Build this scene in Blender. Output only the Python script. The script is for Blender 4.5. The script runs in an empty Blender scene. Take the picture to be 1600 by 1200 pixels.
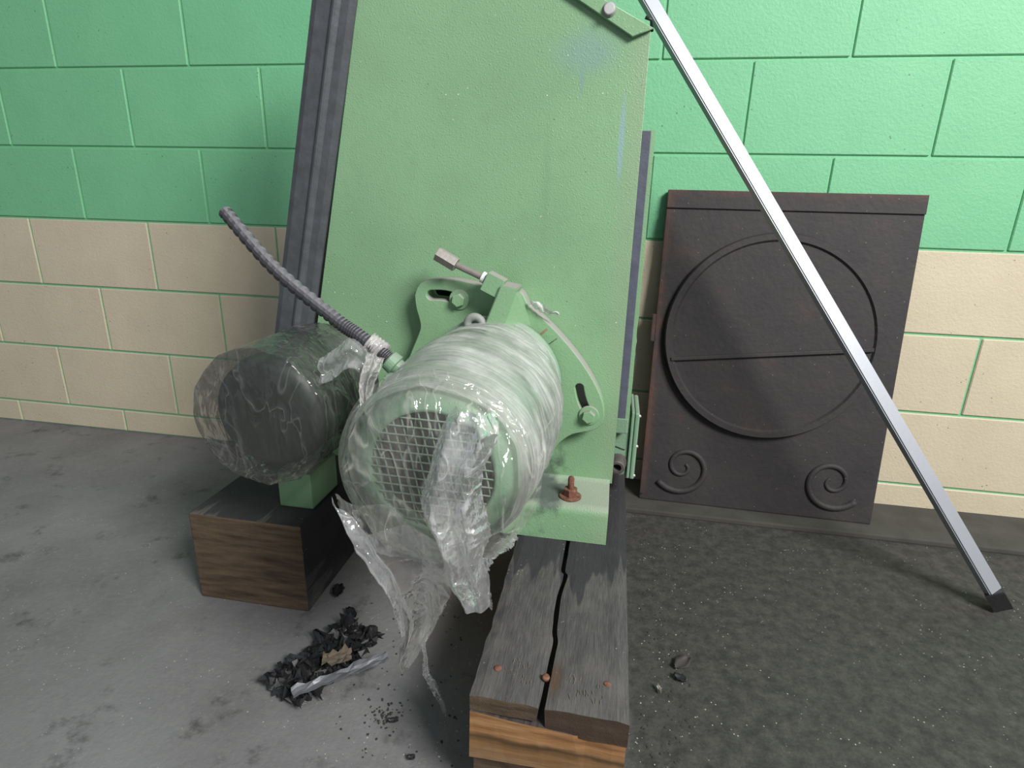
import bpy, bmesh, math, random
import numpy as np
from mathutils import Vector, Matrix, noise
random.seed(7)
S = bpy.context.scene
COL = S.collection

# ------------------------------------------------------------------ camera
def nrm(v):
    v = np.array(v, float)
    return v / np.linalg.norm(v)
AY = nrm((168, 284, 900)); AZ = nrm((72, 2809, -900))
AX = nrm(np.cross(AZ, AY)); AX = AX if AX[0] > 0 else -AX
RW = np.array([AX, AY, AZ])                  # rows: world axes seen as (right, up, forward)
CAMZ = 1.0
cam = bpy.data.cameras.new('camera'); cam.sensor_fit = 'HORIZONTAL'; cam.sensor_width = 36
cam.lens = 36 * 900 / 1600; cam.clip_start = 0.02; cam.clip_end = 60
co = bpy.data.objects.new('camera', cam); COL.objects.link(co)
m = Matrix.Identity(4)
for i in range(3):
    m[i][0] = RW[i][0]; m[i][1] = RW[i][1]; m[i][2] = -RW[i][2]
m[2][3] = CAMZ
co.matrix_world = m
S.camera = co

# ------------------------------------------------------------------ light and exposure
w = bpy.data.worlds.new('overcast'); S.world = w; w.use_nodes = True
bg = w.node_tree.nodes['Background']; bg.inputs[0].default_value = (0.86, 0.93, 1.0, 1); bg.inputs[1].default_value = 0.31
def area(name, loc, target, sx, sy, power, col):
    l = bpy.data.lights.new(name, 'AREA'); l.shape = 'RECTANGLE'; l.size = sx; l.size_y = sy
    l.energy = power; l.color = col
    o = bpy.data.objects.new(name, l); COL.objects.link(o); o.location = loc
    o.rotation_euler = (Vector(target) - Vector(loc)).to_track_quat('-Z', 'Y').to_euler()
    return o
area('doorway_daylight', (2.8, -1.5, 3.7), (-0.1, 1.4, 0.7), 1.7, 1.3, 370, (1.0, 0.985, 0.96))
S.view_settings.view_transform = 'Standard'; S.view_settings.look = 'None'
S.view_settings.exposure = 0.0; S.view_settings.gamma = 1.0; S.view_settings.use_curve_mapping = False

# ------------------------------------------------------------------ helpers
def at(px, py, ax, val):
    """point of the place seen at a photo pixel, on the plane axis=val"""
    d = RW @ np.array([px - 800, 600 - py, 900.0]); c = np.array([0, 0, CAMZ])
    p = c + d * ((val - c[ax]) / d[ax])
    return Vector(p.tolist())

def props(o, label=None, cat=None, group=None, kind=None):
    for k, v in (('label', label), ('category', cat), ('group', group), ('kind', kind)):
        if v: o[k] = v
    return o
def thing(name, loc, label, cat, group=None, kind=None):
    o = bpy.data.objects.new(name, None); COL.objects.link(o); o.location = loc
    o.empty_display_size = 0.05
    return props(o, label, cat, group, kind)
def obj(name, me, mat, parent=None, smooth=False):
    if isinstance(me, bmesh.types.BMesh):
        b = me; me = bpy.data.meshes.new(name)
        bmesh.ops.recalc_face_normals(b, faces=b.faces); b.to_mesh(me); b.free()
    if mat is not None:
        me.materials.clear(); me.materials.append(mat)
    if smooth:
        me.polygons.foreach_set('use_smooth', [True] * len(me.polygons))
    o = bpy.data.objects.new(name, me); COL.objects.link(o)
    if parent is not None: attach(o, parent)
    return o
def attach(o, parent):
    """parts are modelled where they stand; the parent only holds them"""
    o.parent = parent
    pw = parent.matrix_basis.copy()
    q = parent
    while q.parent is not None:
        pw = q.parent.matrix_basis @ q.matrix_parent_inverse @ pw if q.parent.parent is None else q.matrix_parent_inverse @ pw
        q = q.parent
        if q.parent is None: break
    o.matrix_parent_inverse = pw.inverted()
def bm_new(): return bmesh.new()
def add_box(b, x0, x1, y0, y1, z0, z1, bev=0.0, seg=2):
    vs = [b.verts.new((x, y, z)) for x in (x0, x1) for y in (y0, y1) for z in (z0, z1)]
    f = [(0,1,3,2),(4,6,7,5),(0,4,5,1),(2,3,7,6),(0,2,6,4),(1,5,7,3)]
    fs = [b.faces.new([vs[i] for i in q]) for q in f]
    if bev > 0:
        es = list({e for q in fs for e in q.edges})
        bmesh.ops.bevel(b, geom=es, offset=bev, segments=seg, affect='EDGES', profile=0.6)
def box(*a, **k):
    b = bm_new(); add_box(b, *a, **k); return b
def frame(d):
    d = Vector(d).normalized(); a = Vector((0, 0, 1)) if abs(d.z) < 0.9 else Vector((0, 1, 0))
    u = a.cross(d).normalized(); v = d.cross(u)
    return u, v
def prism(p0, p1, r, n, bev=0.0, rot=0.0, r2=None, b=None):
    own = b is None
    b = b or bm_new()
    p0, p1 = Vector(p0), Vector(p1); u, v = frame(p1 - p0); r2 = r if r2 is None else r2
    A = [b.verts.new(p0 + (u * math.cos(rot + 2*math.pi*i/n) + v * math.sin(rot + 2*math.pi*i/n)) * r) for i in range(n)]
    B = [b.verts.new(p1 + (u * math.cos(rot + 2*math.pi*i/n) + v * math.sin(rot + 2*math.pi*i/n)) * r2) for i in range(n)]
    caps = [b.faces.new(A), b.faces.new(B[::-1])]
    for i in range(n): b.faces.new((A[i], A[(i+1) % n], B[(i+1) % n], B[i]))
    if bev:
        es = list({e for q in caps for e in q.edges})
        bmesh.ops.bevel(b, geom=es, offset=bev, segments=2, affect='EDGES', profile=0.5)
    return b
def lathe(profile, p0, d, n=48, cap0=True, cap1=True):
    """profile: list of (distance along d, radius)"""
    b = bm_new(); p0 = Vector(p0); d = Vector(d).normalized(); u, v = frame(d); rings = []
    for (s, r) in profile:
        rings.append([b.verts.new(p0 + d*s + (u*math.cos(2*math.pi*i/n) + v*math.sin(2*math.pi*i/n))*max(r, 1e-4)) for i in range(n)])
    for A, B in zip(rings, rings[1:]):
        for i in range(n): b.faces.new((A[i], A[(i+1) % n], B[(i+1) % n], B[i]))
    if cap0: b.faces.new(rings[0])
    if cap1: b.faces.new(rings[-1][::-1])
    return b
def tube(pts, rad, n=12):
    """swept tube, rad a number or function of arc length index"""
    b = bm_new(); pts = [Vector(p) for p in pts]; rings = []; up = None
    for i, p in enumerate(pts):
        t = (pts[min(i+1, len(pts)-1)] - pts[max(i-1, 0)]).normalized()
        if up is None: u, v = frame(t)
        else:
            u = (up - t * up.dot(t)).normalized(); v = t.cross(u)
        up = u
        r = rad(i) if callable(rad) else rad
        rings.append([b.verts.new(p + (u*math.cos(2*math.pi*k/n) + v*math.sin(2*math.pi*k/n))*r) for k in range(n)])
    for A, B in zip(rings, rings[1:]):
        for k in range(n): b.faces.new((A[k], A[(k+1) % n], B[(k+1) % n], B[k]))
    b.faces.new(rings[0]); b.faces.new(rings[-1][::-1])
    return b
def catmull(P, n=8):
    P = [Vector(p) for p in P]; out = []
    for i in range(len(P)-1):
        a, b_, c, d = P[max(i-1,0)], P[i], P[i+1], P[min(i+2,len(P)-1)]
        for k in range(n):
            t = k/n
            out.append(0.5*((2*b_) + (c-a)*t + (2*a-5*b_+4*c-d)*t*t + (3*b_-a-3*c+d)*t**3))
    out.append(P[-1]); return out
def plate_mesh(name, outline, holes, y_front, thick, bev=0.0):
    """flat plate standing in XZ, front face at y_front, cut by holes"""
    cu = bpy.data.curves.new(name, 'CURVE'); cu.dimensions = '2D'; cu.fill_mode = 'BOTH'
    cu.extrude = thick/2 - bev; cu.bevel_depth = bev; cu.bevel_resolution = 1
    for loop in [outline] + holes:
        sp = cu.splines.new('POLY'); sp.points.add(len(loop)-1); sp.use_cyclic_u = True
        for i, q in enumerate(loop): sp.points[i].co = (q[0], q[1], 0, 1)
    tmp = bpy.data.objects.new(name, cu)
    COL.objects.link(tmp)
    dg = bpy.context.evaluated_depsgraph_get()
    me = bpy.data.meshes.new_from_object(tmp.evaluated_get(dg))
    bpy.data.objects.remove(tmp); bpy.data.curves.remove(cu)
    # curve plane (x, y, z) -> (x, y_front + thick/2 - z, y)
    for v in me.vertices:
        x, y, z = v.co; v.co = (x, y_front + thick/2 - z, y)
    return me
def slot_loop(a, b, r, n=8, bulge=0.0):
    a, b = Vector((a[0], a[1], 0)), Vector((b[0], b[1], 0)); d = (b-a).normalized(); nn = Vector((-d.y, d.x, 0))
    pts = []
    for i in range(n+1):
        t = math.pi/2 + math.pi*i/n; pts.append(a + d*math.cos(t)*r + nn*math.sin(t)*r)
    for i in range(1, 6):
        t = i/6; pts.append(a.lerp(b, t) - nn*r + nn*bulge*math.sin(math.pi*t))
    for i in range(n+1):
        t = -math.pi/2 + math.pi*i/n; pts.append(b + d*math.cos(t)*r + nn*math.sin(t)*r)
    for i in range(1, 6):
        t = i/6; pts.append(b.lerp(a, t) + nn*r + nn*bulge*math.sin(math.pi*t))
    return [(p.x, p.y) for p in pts]

# ------------------------------------------------------------------ materials
class NT:
    def __init__(s, name):
        s.m = bpy.data.materials.new(name); s.m.use_nodes = True; s.t = s.m.node_tree
        s.bsdf = s.t.nodes['Principled BSDF']; s.out = s.t.nodes['Material Output']
        s.co = s.t.nodes.new('ShaderNodeTexCoord').outputs['Object']
        g = s.t.nodes.new('ShaderNodeNewGeometry'); s.pos = g.outputs['Position']; s.nor = g.outputs['Normal']
    def n(s, typ, **k):
        q = s.t.nodes.new(typ)
        for a, v in k.items(): setattr(q, a, v)
        return q
    def l(s, a, b): s.t.links.new(a, b)
    def setin(s, sock, v):
        if hasattr(v, 'is_linked') or isinstance(v, bpy.types.NodeSocket): s.l(v, sock)
        else: sock.default_value = v
    def map(s, scale=(1,1,1), loc=(0,0,0), rot=(0,0,0), src=None):
        q = s.n('ShaderNodeMapping'); s.l(src or s.pos, q.inputs[0])
        q.inputs['Scale'].default_value = scale; q.inputs['Location'].default_value = loc; q.inputs['Rotation'].default_value = rot
        return q.outputs[0]
    def noise(s, scale, detail=4, rough=0.55, vec=None, dist=0.0):
        q = s.n('ShaderNodeTexNoise'); s.l(vec or s.pos, q.inputs['Vector'])
        q.inputs['Scale'].default_value = scale; q.inputs['Detail'].default_value = detail
        q.inputs['Roughness'].default_value = rough; q.inputs['Distortion'].default_value = dist
        return q.outputs[0]
    def vor(s, scale, feat='F1', vec=None, out=0):
        q = s.n('ShaderNodeTexVoronoi', feature=feat); s.l(vec or s.pos, q.inputs['Vector'])
        q.inputs['Scale'].default_value = scale
        return q.outputs[out]
    def ramp(s, src, stops, interp='LINEAR'):
        q = s.n('ShaderNodeValToRGB'); s.l(src, q.inputs[0]); e = q.color_ramp.elements; q.color_ramp.interpolation = interp
        while len(e) < len(stops): e.new(0.5)
        for i, (p, c) in enumerate(stops):
            e[i].position = p; e[i].color = c if len(c) == 4 else (*c, 1)
        return q.outputs[0]
    def mask(s, src, a, b):
        q = s.n('ShaderNodeMapRange', interpolation_type='SMOOTHSTEP'); s.l(src, q.inputs[0])
        q.inputs[1].default_value = a; q.inputs[2].default_value = b
        return q.outputs[0]
    def math(s, op, a, b=0.0):
        q = s.n('ShaderNodeMath', operation=op); s.setin(q.inputs[0], a); s.setin(q.inputs[1], b); return q.outputs[0]
    def mix(s, f, a, b, mode='MIX'):
        q = s.n('ShaderNodeMix', data_type='RGBA', blend_type=mode)
        s.setin(q.inputs[0], f)
        for sock, v in ((q.inputs[6], a), (q.inputs[7], b)):
            if isinstance(v, tuple): v = (*v, 1) if len(v) == 3 else v
            s.setin(sock, v)
        return q.outputs[2]
    def bump(s, h, strength=0.3, dist=0.002, prev=None):
        q = s.n('ShaderNodeBump'); s.l(h, q.inputs['Height']); q.inputs['Strength'].default_value = strength
        q.inputs['Distance'].default_value = dist
        if prev is not None: s.l(prev, q.inputs['Normal'])
        return q.outputs[0]
    def sep(s, v):
        q = s.n('ShaderNodeSeparateXYZ'); s.l(v, q.inputs[0]); return q.outputs
    def done(s, col=None, rough=0.5, metal=0.0, bump=None, spec=0.5):
        B = s.bsdf
        if col is not None:
            if isinstance(col, tuple): B.inputs['Base Color'].default_value = (*col, 1) if len(col) == 3 else col
            else: s.l(col, B.inputs['Base Color'])
        s.setin(B.inputs['Roughness'], rough); s.setin(B.inputs['Metallic'], metal)
        B.inputs['Specular IOR Level'].default_value = spec
        if bump is not None: s.l(bump, B.inputs['Normal'])
        return s.m
def dist_mask(t, c, r0, r1, sc=(1, 1, 1), warp=0.0, wscale=8.0):
    """1 inside a blotch at world point c"""
    v = t.n('ShaderNodeVectorMath', operation='SUBTRACT'); t.l(t.pos, v.inputs[0]); v.inputs[1].default_value = c
    v2 = t.n('ShaderNodeVectorMath', operation='MULTIPLY'); t.l(v.outputs[0], v2.inputs[0]); v2.inputs[1].default_value = sc
    ln = t.n('ShaderNodeVectorMath', operation='LENGTH'); t.l(v2.outputs[0], ln.inputs[0])
    d = ln.outputs['Value']
    if warp: d = t.math('ADD', d, t.math('MULTIPLY', t.math('SUBTRACT', t.noise(wscale, 3), 0.5), warp))
    return t.mask(d, r1, r0)

GREEN = (0.232, 0.405, 0.225)
def machine_green(name, base=GREEN, panel=False, dust=0.95, rough=0.42, drange=(0.22, 0.6)):
    t = NT(name)
    big = t.noise(3.0, 3)
    c = t.mix(t.mask(big, 0.3, 0.75), base, tuple(x*0.87 for x in base))
    c = t.mix(t.math('MULTIPLY', t.mask(t.noise(34, 4), 0.5, 0.78), 0.22), c, tuple(x*0.72 for x in base))
    if panel:
        # rubbed blue-grey smears and a pale dribble, dark pin-prick chips
        c = t.mix(t.math('MULTIPLY', dist_mask(t, (-0.085, 1.31, 1.285), 0.02, 0.085, (1, 1, 1.5), 0.06, 14), 0.55), c, (0.20, 0.33, 0.31))
        c = t.mix(t.math('MULTIPLY', dist_mask(t, (-0.095, 1.31, 1.235), 0.004, 0.018, (2.2, 1, 0.45), 0.012, 30), 0.5), c, (0.20, 0.30, 0.32))
        c = t.mix(t.math('MULTIPLY', dist_mask(t, (-0.006, 1.31, 1.12), 0.004, 0.011, (1.35, 0, 0.1), 0.006, 16), 0.7), c, (0.25, 0.40, 0.45))
        c = t.mix(t.math('MULTIPLY', dist_mask(t, (-0.16, 1.31, 1.0), 0.0, 0.014, (1, 0, 0.055), 0.022, 6), 0.25), c, tuple(x*0.7 for x in base))
        x, y, z = t.sep(t.pos)
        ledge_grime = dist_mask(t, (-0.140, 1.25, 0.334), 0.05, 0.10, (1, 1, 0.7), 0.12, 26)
        c = t.mix(t.math('MULTIPLY', t.mask(x, -0.03, 0.03), 0.22), c, (0.32, 0.33, 0.24))
        c = t.mix(t.mask(t.vor(26), 0.05, 0.035), c, t.mix(t.noise(60, 1), (0.05, 0.08, 0.05), c))
        sp = t.math('MULTIPLY', t.mask(t.vor(42), 0.075, 0.045), t.mask(t.noise(6, 2), 0.52, 0.66))
        c = t.mix(sp, c, (0.62, 0.68, 0.6))
    else:
        sp = t.math('MULTIPLY', t.mask(t.vor(75), 0.10, 0.05), t.mask(t.noise(11, 2), 0.5, 0.66))
        c = t.mix(sp, c, (0.5, 0.56, 0.5))
    nz = t.sep(t.nor)[2]
    d = t.math('MULTIPLY', t.mask(t.math('ADD', nz, t.math('MULTIPLY', t.math('SUBTRACT', t.noise(25, 4), 0.5), 0.35)), *drange), dust)
    c = t.mix(d, c, t.mix(t.noise(18, 3), (0.28, 0.275, 0.255), (0.37, 0.35, 0.33)))
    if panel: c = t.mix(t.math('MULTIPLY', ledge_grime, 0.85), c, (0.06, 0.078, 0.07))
    h = t.noise(300 if panel else 160, 2, 0.5)
    b = t.bump(h, 0.28 if panel else 0.22, 0.003 if panel else 0.002)
    b = t.bump(t.mask(t.vor(150), 0.3, 0.0), 0.3, 0.002, b)
    return t.done(c, t.math('ADD', t.math('MULTIPLY', d, 0.4), rough), 0, b)
M = {}
M['panel'] = machine_green('panel_green_paint', panel=True, dust=0.6, drange=(0.3, 0.95))
M['green'] = machine_green('machine_green_paint')
M['green2'] = machine_green('motor_green_paint', (0.22, 0.36, 0.24), dust=0.35, drange=(0.35, 0.8))
def simple(name, col, rough=0.6, metal=0.0, var=0.25, scale=20, bs=0.3, bscale=90, dust=0.0, dustcol=(0.4, 0.38, 0.35), bd=0.002):
    t = NT(name)
    c = t.mix(t.noise(scale, 5), tuple(x*(1-var) for x in col), tuple(min(1, x*(1+var)) for x in col))
    if dust:
        nz = t.sep(t.nor)[2]
        c = t.mix(t.math('MULTIPLY', t.mask(nz, 0.2, 0.85), dust), c, dustcol)
    return t.done(c, rough, metal, t.bump(t.noise(bscale, 3), bs, bd))
M['rubber'] = simple('slate_rubber', (0.085, 0.092, 0.125), 0.55, var=0.35, scale=40, bscale=160)
M['seal'] = simple('worn_dark_edging', (0.075, 0.08, 0.088), 0.45, var=0.5, scale=30, bscale=120)
M['black'] = simple('black_plastic', (0.018, 0.018, 0.02), 0.5)
M['inside'] = simple('unlit_machine_inside', (0.02, 0.022, 0.02), 0.9)  # darkness inside the casing and fan opening, put into the base colour
M['conduit'] = simple('black_conduit', (0.05, 0.05, 0.056), 0.5, dust=0.55, dustcol=(0.3, 0.29, 0.32))
M['steel'] = simple('dull_plated_steel', (0.30, 0.275, 0.25), 0.5, 0.35, scale=60, dust=0.65, dustcol=(0.46, 0.44, 0.41))
M['bright'] = simple('bright_zinc', (0.75, 0.75, 0.73), 0.35, 0.6, var=0.08)
M['white'] = simple('white_nylon', (0.78, 0.8, 0.8), 0.4, var=0.05)
M['greysteel'] = simple('grey_dusty_cast', (0.27, 0.29, 0.27), 0.65, 0.1, dust=0.4)
M['gland'] = simple('corroded_gland', (0.12, 0.105, 0.10), 0.6, 0.2, var=0.5, scale=90)
M['alu'] = simple('mill_aluminium', (0.40, 0.415, 0.45), 0.5, 0.6, var=0.06, scale=8, bs=0.05)
M['seam'] = simple('brown_weld_stain', (0.20, 0.135, 0.09), 0.8)
M['wire'] = simple('grille_wire', (0.24, 0.33, 0.25), 0.5, var=0.2)
def mat_rust():
    t = NT('rust')
    c = t.ramp(t.noise(90, 6, 0.7), [(0.3, (0.06, 0.028, 0.02)), (0.5, (0.16, 0.065, 0.04)), (0.75, (0.30, 0.155, 0.105))])
    return t.done(c, 0.85, 0, t.bump(t.noise(240, 4), 0.6, 0.002))
M['rust'] = mat_rust()
def mat_iron():
    t = NT('rusty_cast_iron')
    c = t.ramp(t.noise(9, 7, 0.65), [(0.32, (0.026, 0.024, 0.026)), (0.6, (0.036, 0.031, 0.031)), (0.8, (0.065, 0.04, 0.034))])
    x, y, z = t.sep(t.co)
    edge = t.math('MAXIMUM', t.mask(z, 1.0, 1.04), t.mask(x, 0.035, 0.0))
    c = t.mix(t.math('MULTIPLY', edge, t.mask(t.noise(14, 4), 0.3, 0.6)), c, (0.085, 0.04, 0.03))
    sp = t.mask(t.vor(34), 0.07, 0.03)
    c = t.mix(t.math('MULTIPLY', sp, 0.5), c, (0.3, 0.28, 0.27))
    return t.done(c, 0.7, 0.0, t.bump(t.noise(60, 6), 0.5, 0.003))
M['iron'] = mat_iron()
def mat_block(name, base, dark):
    t = NT(name)
    c = t.mix(t.noise(7, 5), dark, base)
    c = t.mix(t.math('MULTIPLY', t.mask(t.vor(60), 0.2, 0.08), t.mask(t.noise(20, 2), 0.55, 0.7)), c, tuple(v*0.4 for v in dark))
    return t.done(c, 0.5, 0, t.bump(t.noise(120, 5, 0.7), 0.55, 0.003))
M['wallgreen'] = mat_block('green_block_paint', (0.205, 0.545, 0.295), (0.155, 0.46, 0.24))
M['wallcream'] = mat_block('cream_block_paint', (0.66, 0.58, 0.43), (0.54, 0.47, 0.34))
def mat_floor():
    t = NT('stained_concrete')
    c = t.ramp(t.noise(2.6, 6, 0.6), [(0.3, (0.125, 0.123, 0.123)), (0.7, (0.215, 0.213, 0.217))])
    c = t.mix(t.math('MULTIPLY', t.mask(t.noise(55, 5, 0.7), 0.45, 0.75), 0.35), c, (0.24, 0.235, 0.22))
    # stained, gritty ground between beam and back wall, its shade painted into the colour
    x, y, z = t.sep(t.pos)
    stain_shade = t.mask(t.math('ADD', x, t.math('MULTIPLY', t.math('SUBTRACT', t.noise(5, 4), 0.5), 0.25)), 0.0, 0.12)
    c = t.mix(t.math('MULTIPLY', stain_shade, 0.92), c, t.mix(t.mask(t.noise(30, 7, 0.8), 0.3, 0.75), (0.010, 0.0095, 0.009), (0.068, 0.064, 0.056)))
    brown = dist_mask(t, (-0.2, 1.25, 0), 0.05, 0.26, (1, 0.6, 1), 0.15, 5)
    c = t.mix(t.math('MULTIPLY', brown, 0.6), c, (0.13, 0.095, 0.055))
    grime = t.math('MULTIPLY', t.mask(t.noise(9, 6, 0.7), 0.55, 0.72), 0.65)
    c = t.mix(grime, c, (0.03, 0.028, 0.026))
    c = t.mix(t.math('MULTIPLY', t.mask(t.vor(85), 0.16, 0.08), t.mask(t.noise(13, 2), 0.52, 0.62)), c, (0.42, 0.40, 0.37))
    b = t.bump(t.noise(70, 6, 0.7), 0.5, 0.004)
    return t.done(c, 0.75, 0, b)
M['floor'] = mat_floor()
def mat_weathered():
    t = NT('weathered_grey_timber')
    x, y, z = t.sep(t.pos)
    v = t.map((1, 0.045, 1))
    g = t.noise(480, 4, 0.75, v); g2 = t.noise(30, 5, 0.7, t.map((1, 0.22, 1)))
    c = t.ramp(g, [(0.22, (0.036, 0.033, 0.035)), (0.5, (0.085, 0.080, 0.081)), (0.78, (0.15, 0.14, 0.138))])
    c = t.mix(t.math('MULTIPLY', t.mask(g2, 0.55, 0.3), 0.5), c, (0.045, 0.042, 0.045))
    c = t.mix(t.math('MULTIPLY', t.mask(t.noise(11, 5), 0.45, 0.7), 0.35), c, (0.165, 0.15, 0.14))
    # old wet stain running out from under the machine foot in ragged tongues
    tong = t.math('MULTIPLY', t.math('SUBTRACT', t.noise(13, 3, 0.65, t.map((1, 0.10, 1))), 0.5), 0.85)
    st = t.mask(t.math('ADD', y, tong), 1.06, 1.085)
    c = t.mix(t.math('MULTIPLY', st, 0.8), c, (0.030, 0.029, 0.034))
    ed = t.math('MULTIPLY', t.mask(x, -0.14, -0.17), t.mask(t.noise(9, 3), 0.48, 0.6))
    c = t.mix(t.math('MULTIPLY', ed, 0.6), c, (0.035, 0.034, 0.04))
    c = t.mix(t.math('MULTIPLY', t.math('MULTIPLY', t.mask(t.vor(95), 0.16, 0.07), t.mask(t.noise(16, 3), 0.55, 0.66)), 0.75), c, (0.42, 0.40, 0.38))
    rf = dist_mask(t, (-0.045, 0.77, 0.244), 0.005, 0.025, (1.5, 0.5, 0.6), 0.01, 30)
    c = t.mix(t.math('MULTIPLY', rf, 0.7), c, (0.11, 0.058, 0.028))
    # sawn end: brown heart wood, darker on the right hand board
    ny = t.sep(t.nor)[1]
    endc = t.ramp(t.noise(60, 5, 0.6, t.map((0.12, 1, 1))), [(0.3, (0.05, 0.033, 0.022)), (0.7, (0.165, 0.115, 0.072))])
    endc = t.mix(t.math('MULTIPLY', t.mask(x, -0.09, -0.04), 0.75), endc, (0.045, 0.028, 0.02))
    c = t.mix(t.mask(ny, -0.6, -0.8), c, endc)
    b = t.bump(g, 0.45, 0.003); b = t.bump(t.noise(60, 5, 0.7, t.map((1, 0.2, 1))), 0.35, 0.004, b)
    return t.done(c, 0.8, 0, b, 0.3)
M['timber'] = mat_weathered()
def mat_fresh():
    t = NT('orange_sawn_timber')
    v = t.map((0.10, 0.06, 1), rot=(0, 0.1, 0))
    g = t.noise(75, 5, 0.6, v)
    c = t.ramp(g, [(0.28, (0.13, 0.063, 0.025)), (0.5, (0.29, 0.145, 0.06)), (0.75, (0.40, 0.235, 0.115))])
    x, y, z = t.sep(t.pos)
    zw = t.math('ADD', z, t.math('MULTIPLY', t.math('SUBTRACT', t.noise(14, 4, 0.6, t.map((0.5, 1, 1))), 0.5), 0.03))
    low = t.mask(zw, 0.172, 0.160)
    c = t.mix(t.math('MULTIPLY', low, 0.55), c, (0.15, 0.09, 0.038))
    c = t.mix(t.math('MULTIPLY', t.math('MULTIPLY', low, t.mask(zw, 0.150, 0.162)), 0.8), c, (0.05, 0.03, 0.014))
    c = t.mix(t.math('MULTIPLY', t.mask(t.noise(9, 5), 0.52, 0.72), 0.4), c, (0.26, 0.2, 0.14))
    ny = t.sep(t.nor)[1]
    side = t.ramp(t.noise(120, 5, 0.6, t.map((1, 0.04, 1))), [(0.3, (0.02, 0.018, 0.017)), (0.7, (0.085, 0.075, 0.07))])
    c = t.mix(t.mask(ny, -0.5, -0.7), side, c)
    return t.done(c, 0.75, 0, t.bump(g, 0.5, 0.003), 0.3)
M['fresh'] = mat_fresh()

def mat_film(name, haze, tint=(0.86, 0.87, 0.86), crisp=0.5, rough=0.16, ring=False):
    """clear stretch film: mostly see-through, cloudy where it is layered, glossy creases"""
    t = NT(name)
    t.t.nodes.remove(t.bsdf)
    tr = t.n('ShaderNodeBsdfTransparent'); tr.inputs[0].default_value = (0.955, 0.955, 0.945, 1)
    df = t.n('ShaderNodeBsdfDiffuse'); df.inputs[0].default_value = (*tint, 1)
    tl = t.n('ShaderNodeBsdfTranslucent'); tl.inputs[0].default_value = (*tint, 1)
    gl = t.n('ShaderNodeBsdfGlossy'); gl.inputs['Roughness'].default_value = rough; gl.inputs[0].default_value = (1, 1, 1, 1)
    fold = t.math('ABSOLUTE', t.math('SUBTRACT', t.noise(12, 2, 0.5, t.map((1, 1, 0.55), rot=(0, 0.4, 0)), dist=1.0), 0.5))
    crease = t.mask(fold, 0.022, 0.0)
    h = t.noise(20, 3, 0.5, t.map((1, 1, 0.35), rot=(0, 0.25, 0)), dist=1.5)
    b = t.bump(t.math('ADD', h, t.math('MULTIPLY', t.mask(fold, 0.06, 0.0), 0.25)), crisp, 0.02)
    b = t.bump(t.vor(34, 'DISTANCE_TO_EDGE', t.map((1, 1, 0.5), rot=(0.2, 0.5, 0.1))), 0.35, 0.012, b)
    b = t.bump(t.vor(85, 'DISTANCE_TO_EDGE', t.map((1, 1, 0.4), rot=(0.1, -0.4, 0.1))), 0.25, 0.005, b)
    if ring:
        b = t.bump(t.noise(150, 3, 0.5, t.map((0.07, 1, 0.07), rot=(0.06, 0, 0.05))), 0.3, 0.003)
    for q in (df, tl, gl): t.l(b, q.inputs['Normal'])
    m1 = t.n('ShaderNodeMixShader'); m1.inputs[0].default_value = 0.35; t.l(df.outputs[0], m1.inputs[1]); t.l(tl.outputs[0], m1.inputs[2])
    lw = t.n('ShaderNodeLayerWeight'); lw.inputs[0].default_value = 0.28
    cloud = t.mask(t.noise(11, 5, 0.6), 0.32, 0.75)
    f = t.math('MULTIPLY', t.math('ADD', t.math('MULTIPLY', cloud, 0.9), 0.45), haze)
    f = t.math('ADD', f, t.math('MULTIPLY', lw.outputs['Facing'], 0.30))
    f = t.math('ADD', f, t.math('MULTIPLY', crease, 0.0 if ring else 0.22))
    if ring:
        st = t.mask(t.noise(75, 3, 0.6, t.map((0.05, 1, 0.05), rot=(0.06, 0, 0.05))), 0.30, 0.6)
        ln = t.mask(t.math('ABSOLUTE', t.math('SUBTRACT', t.noise(60, 2, 0.5, t.map((0.03, 1, 0.03), rot=(-0.05, 0, 0.07))), 0.5)), 0.0, 0.035)
        f = t.math('MULTIPLY', f, t.math('ADD', 0.72, t.math('MULTIPLY', st, 0.4)))
        f = t.math('MULTIPLY', f, t.math('ADD', 0.66, t.math('MULTIPLY', ln, 0.34)))
    f = t.math('MINIMUM', f, 0.93)
    m2 = t.n('ShaderNodeMixShader'); t.l(f, m2.inputs[0]); t.l(tr.outputs[0], m2.inputs[1]); t.l(m1.outputs[0], m2.inputs[2])
    fr = t.n('ShaderNodeFresnel'); fr.inputs[0].default_value = 1.45; t.l(b, fr.inputs['Normal'])
    m3 = t.n('ShaderNodeMixShader'); t.l(t.math('MINIMUM', t.math('ADD', t.math('MULTIPLY', fr.outputs[0], 1.25), 0.012), 0.6), m3.inputs[0])
    t.l(m2.outputs[0], m3.inputs[1]); t.l(gl.outputs[0], m3.inputs[2])
    t.l(m3.outputs[0], t.out.inputs['Surface'])
    return t.m
M['film_ring'] = mat_film('layered_stretch_film', 0.66, (0.71, 0.70, 0.69), 0.35, 0.2, ring=True)
M['film'] = mat_film('clear_stretch_film', 0.115, (0.80, 0.77, 0.72), 0.35, 0.06)
M['film_flap'] = mat_film('crumpled_stretch_film', 0.34, (0.80, 0.80, 0.82), 0.4, 0.06)
M['film_tie'] = mat_film('bunched_stretch_film', 0.95, (0.78, 0.76, 0.75), 0.4, 0.15)
M['film_dim'] = mat_film('thin_stretch_film', 0.04, (0.35, 0.35, 0.34), 0.4, 0.08)

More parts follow.
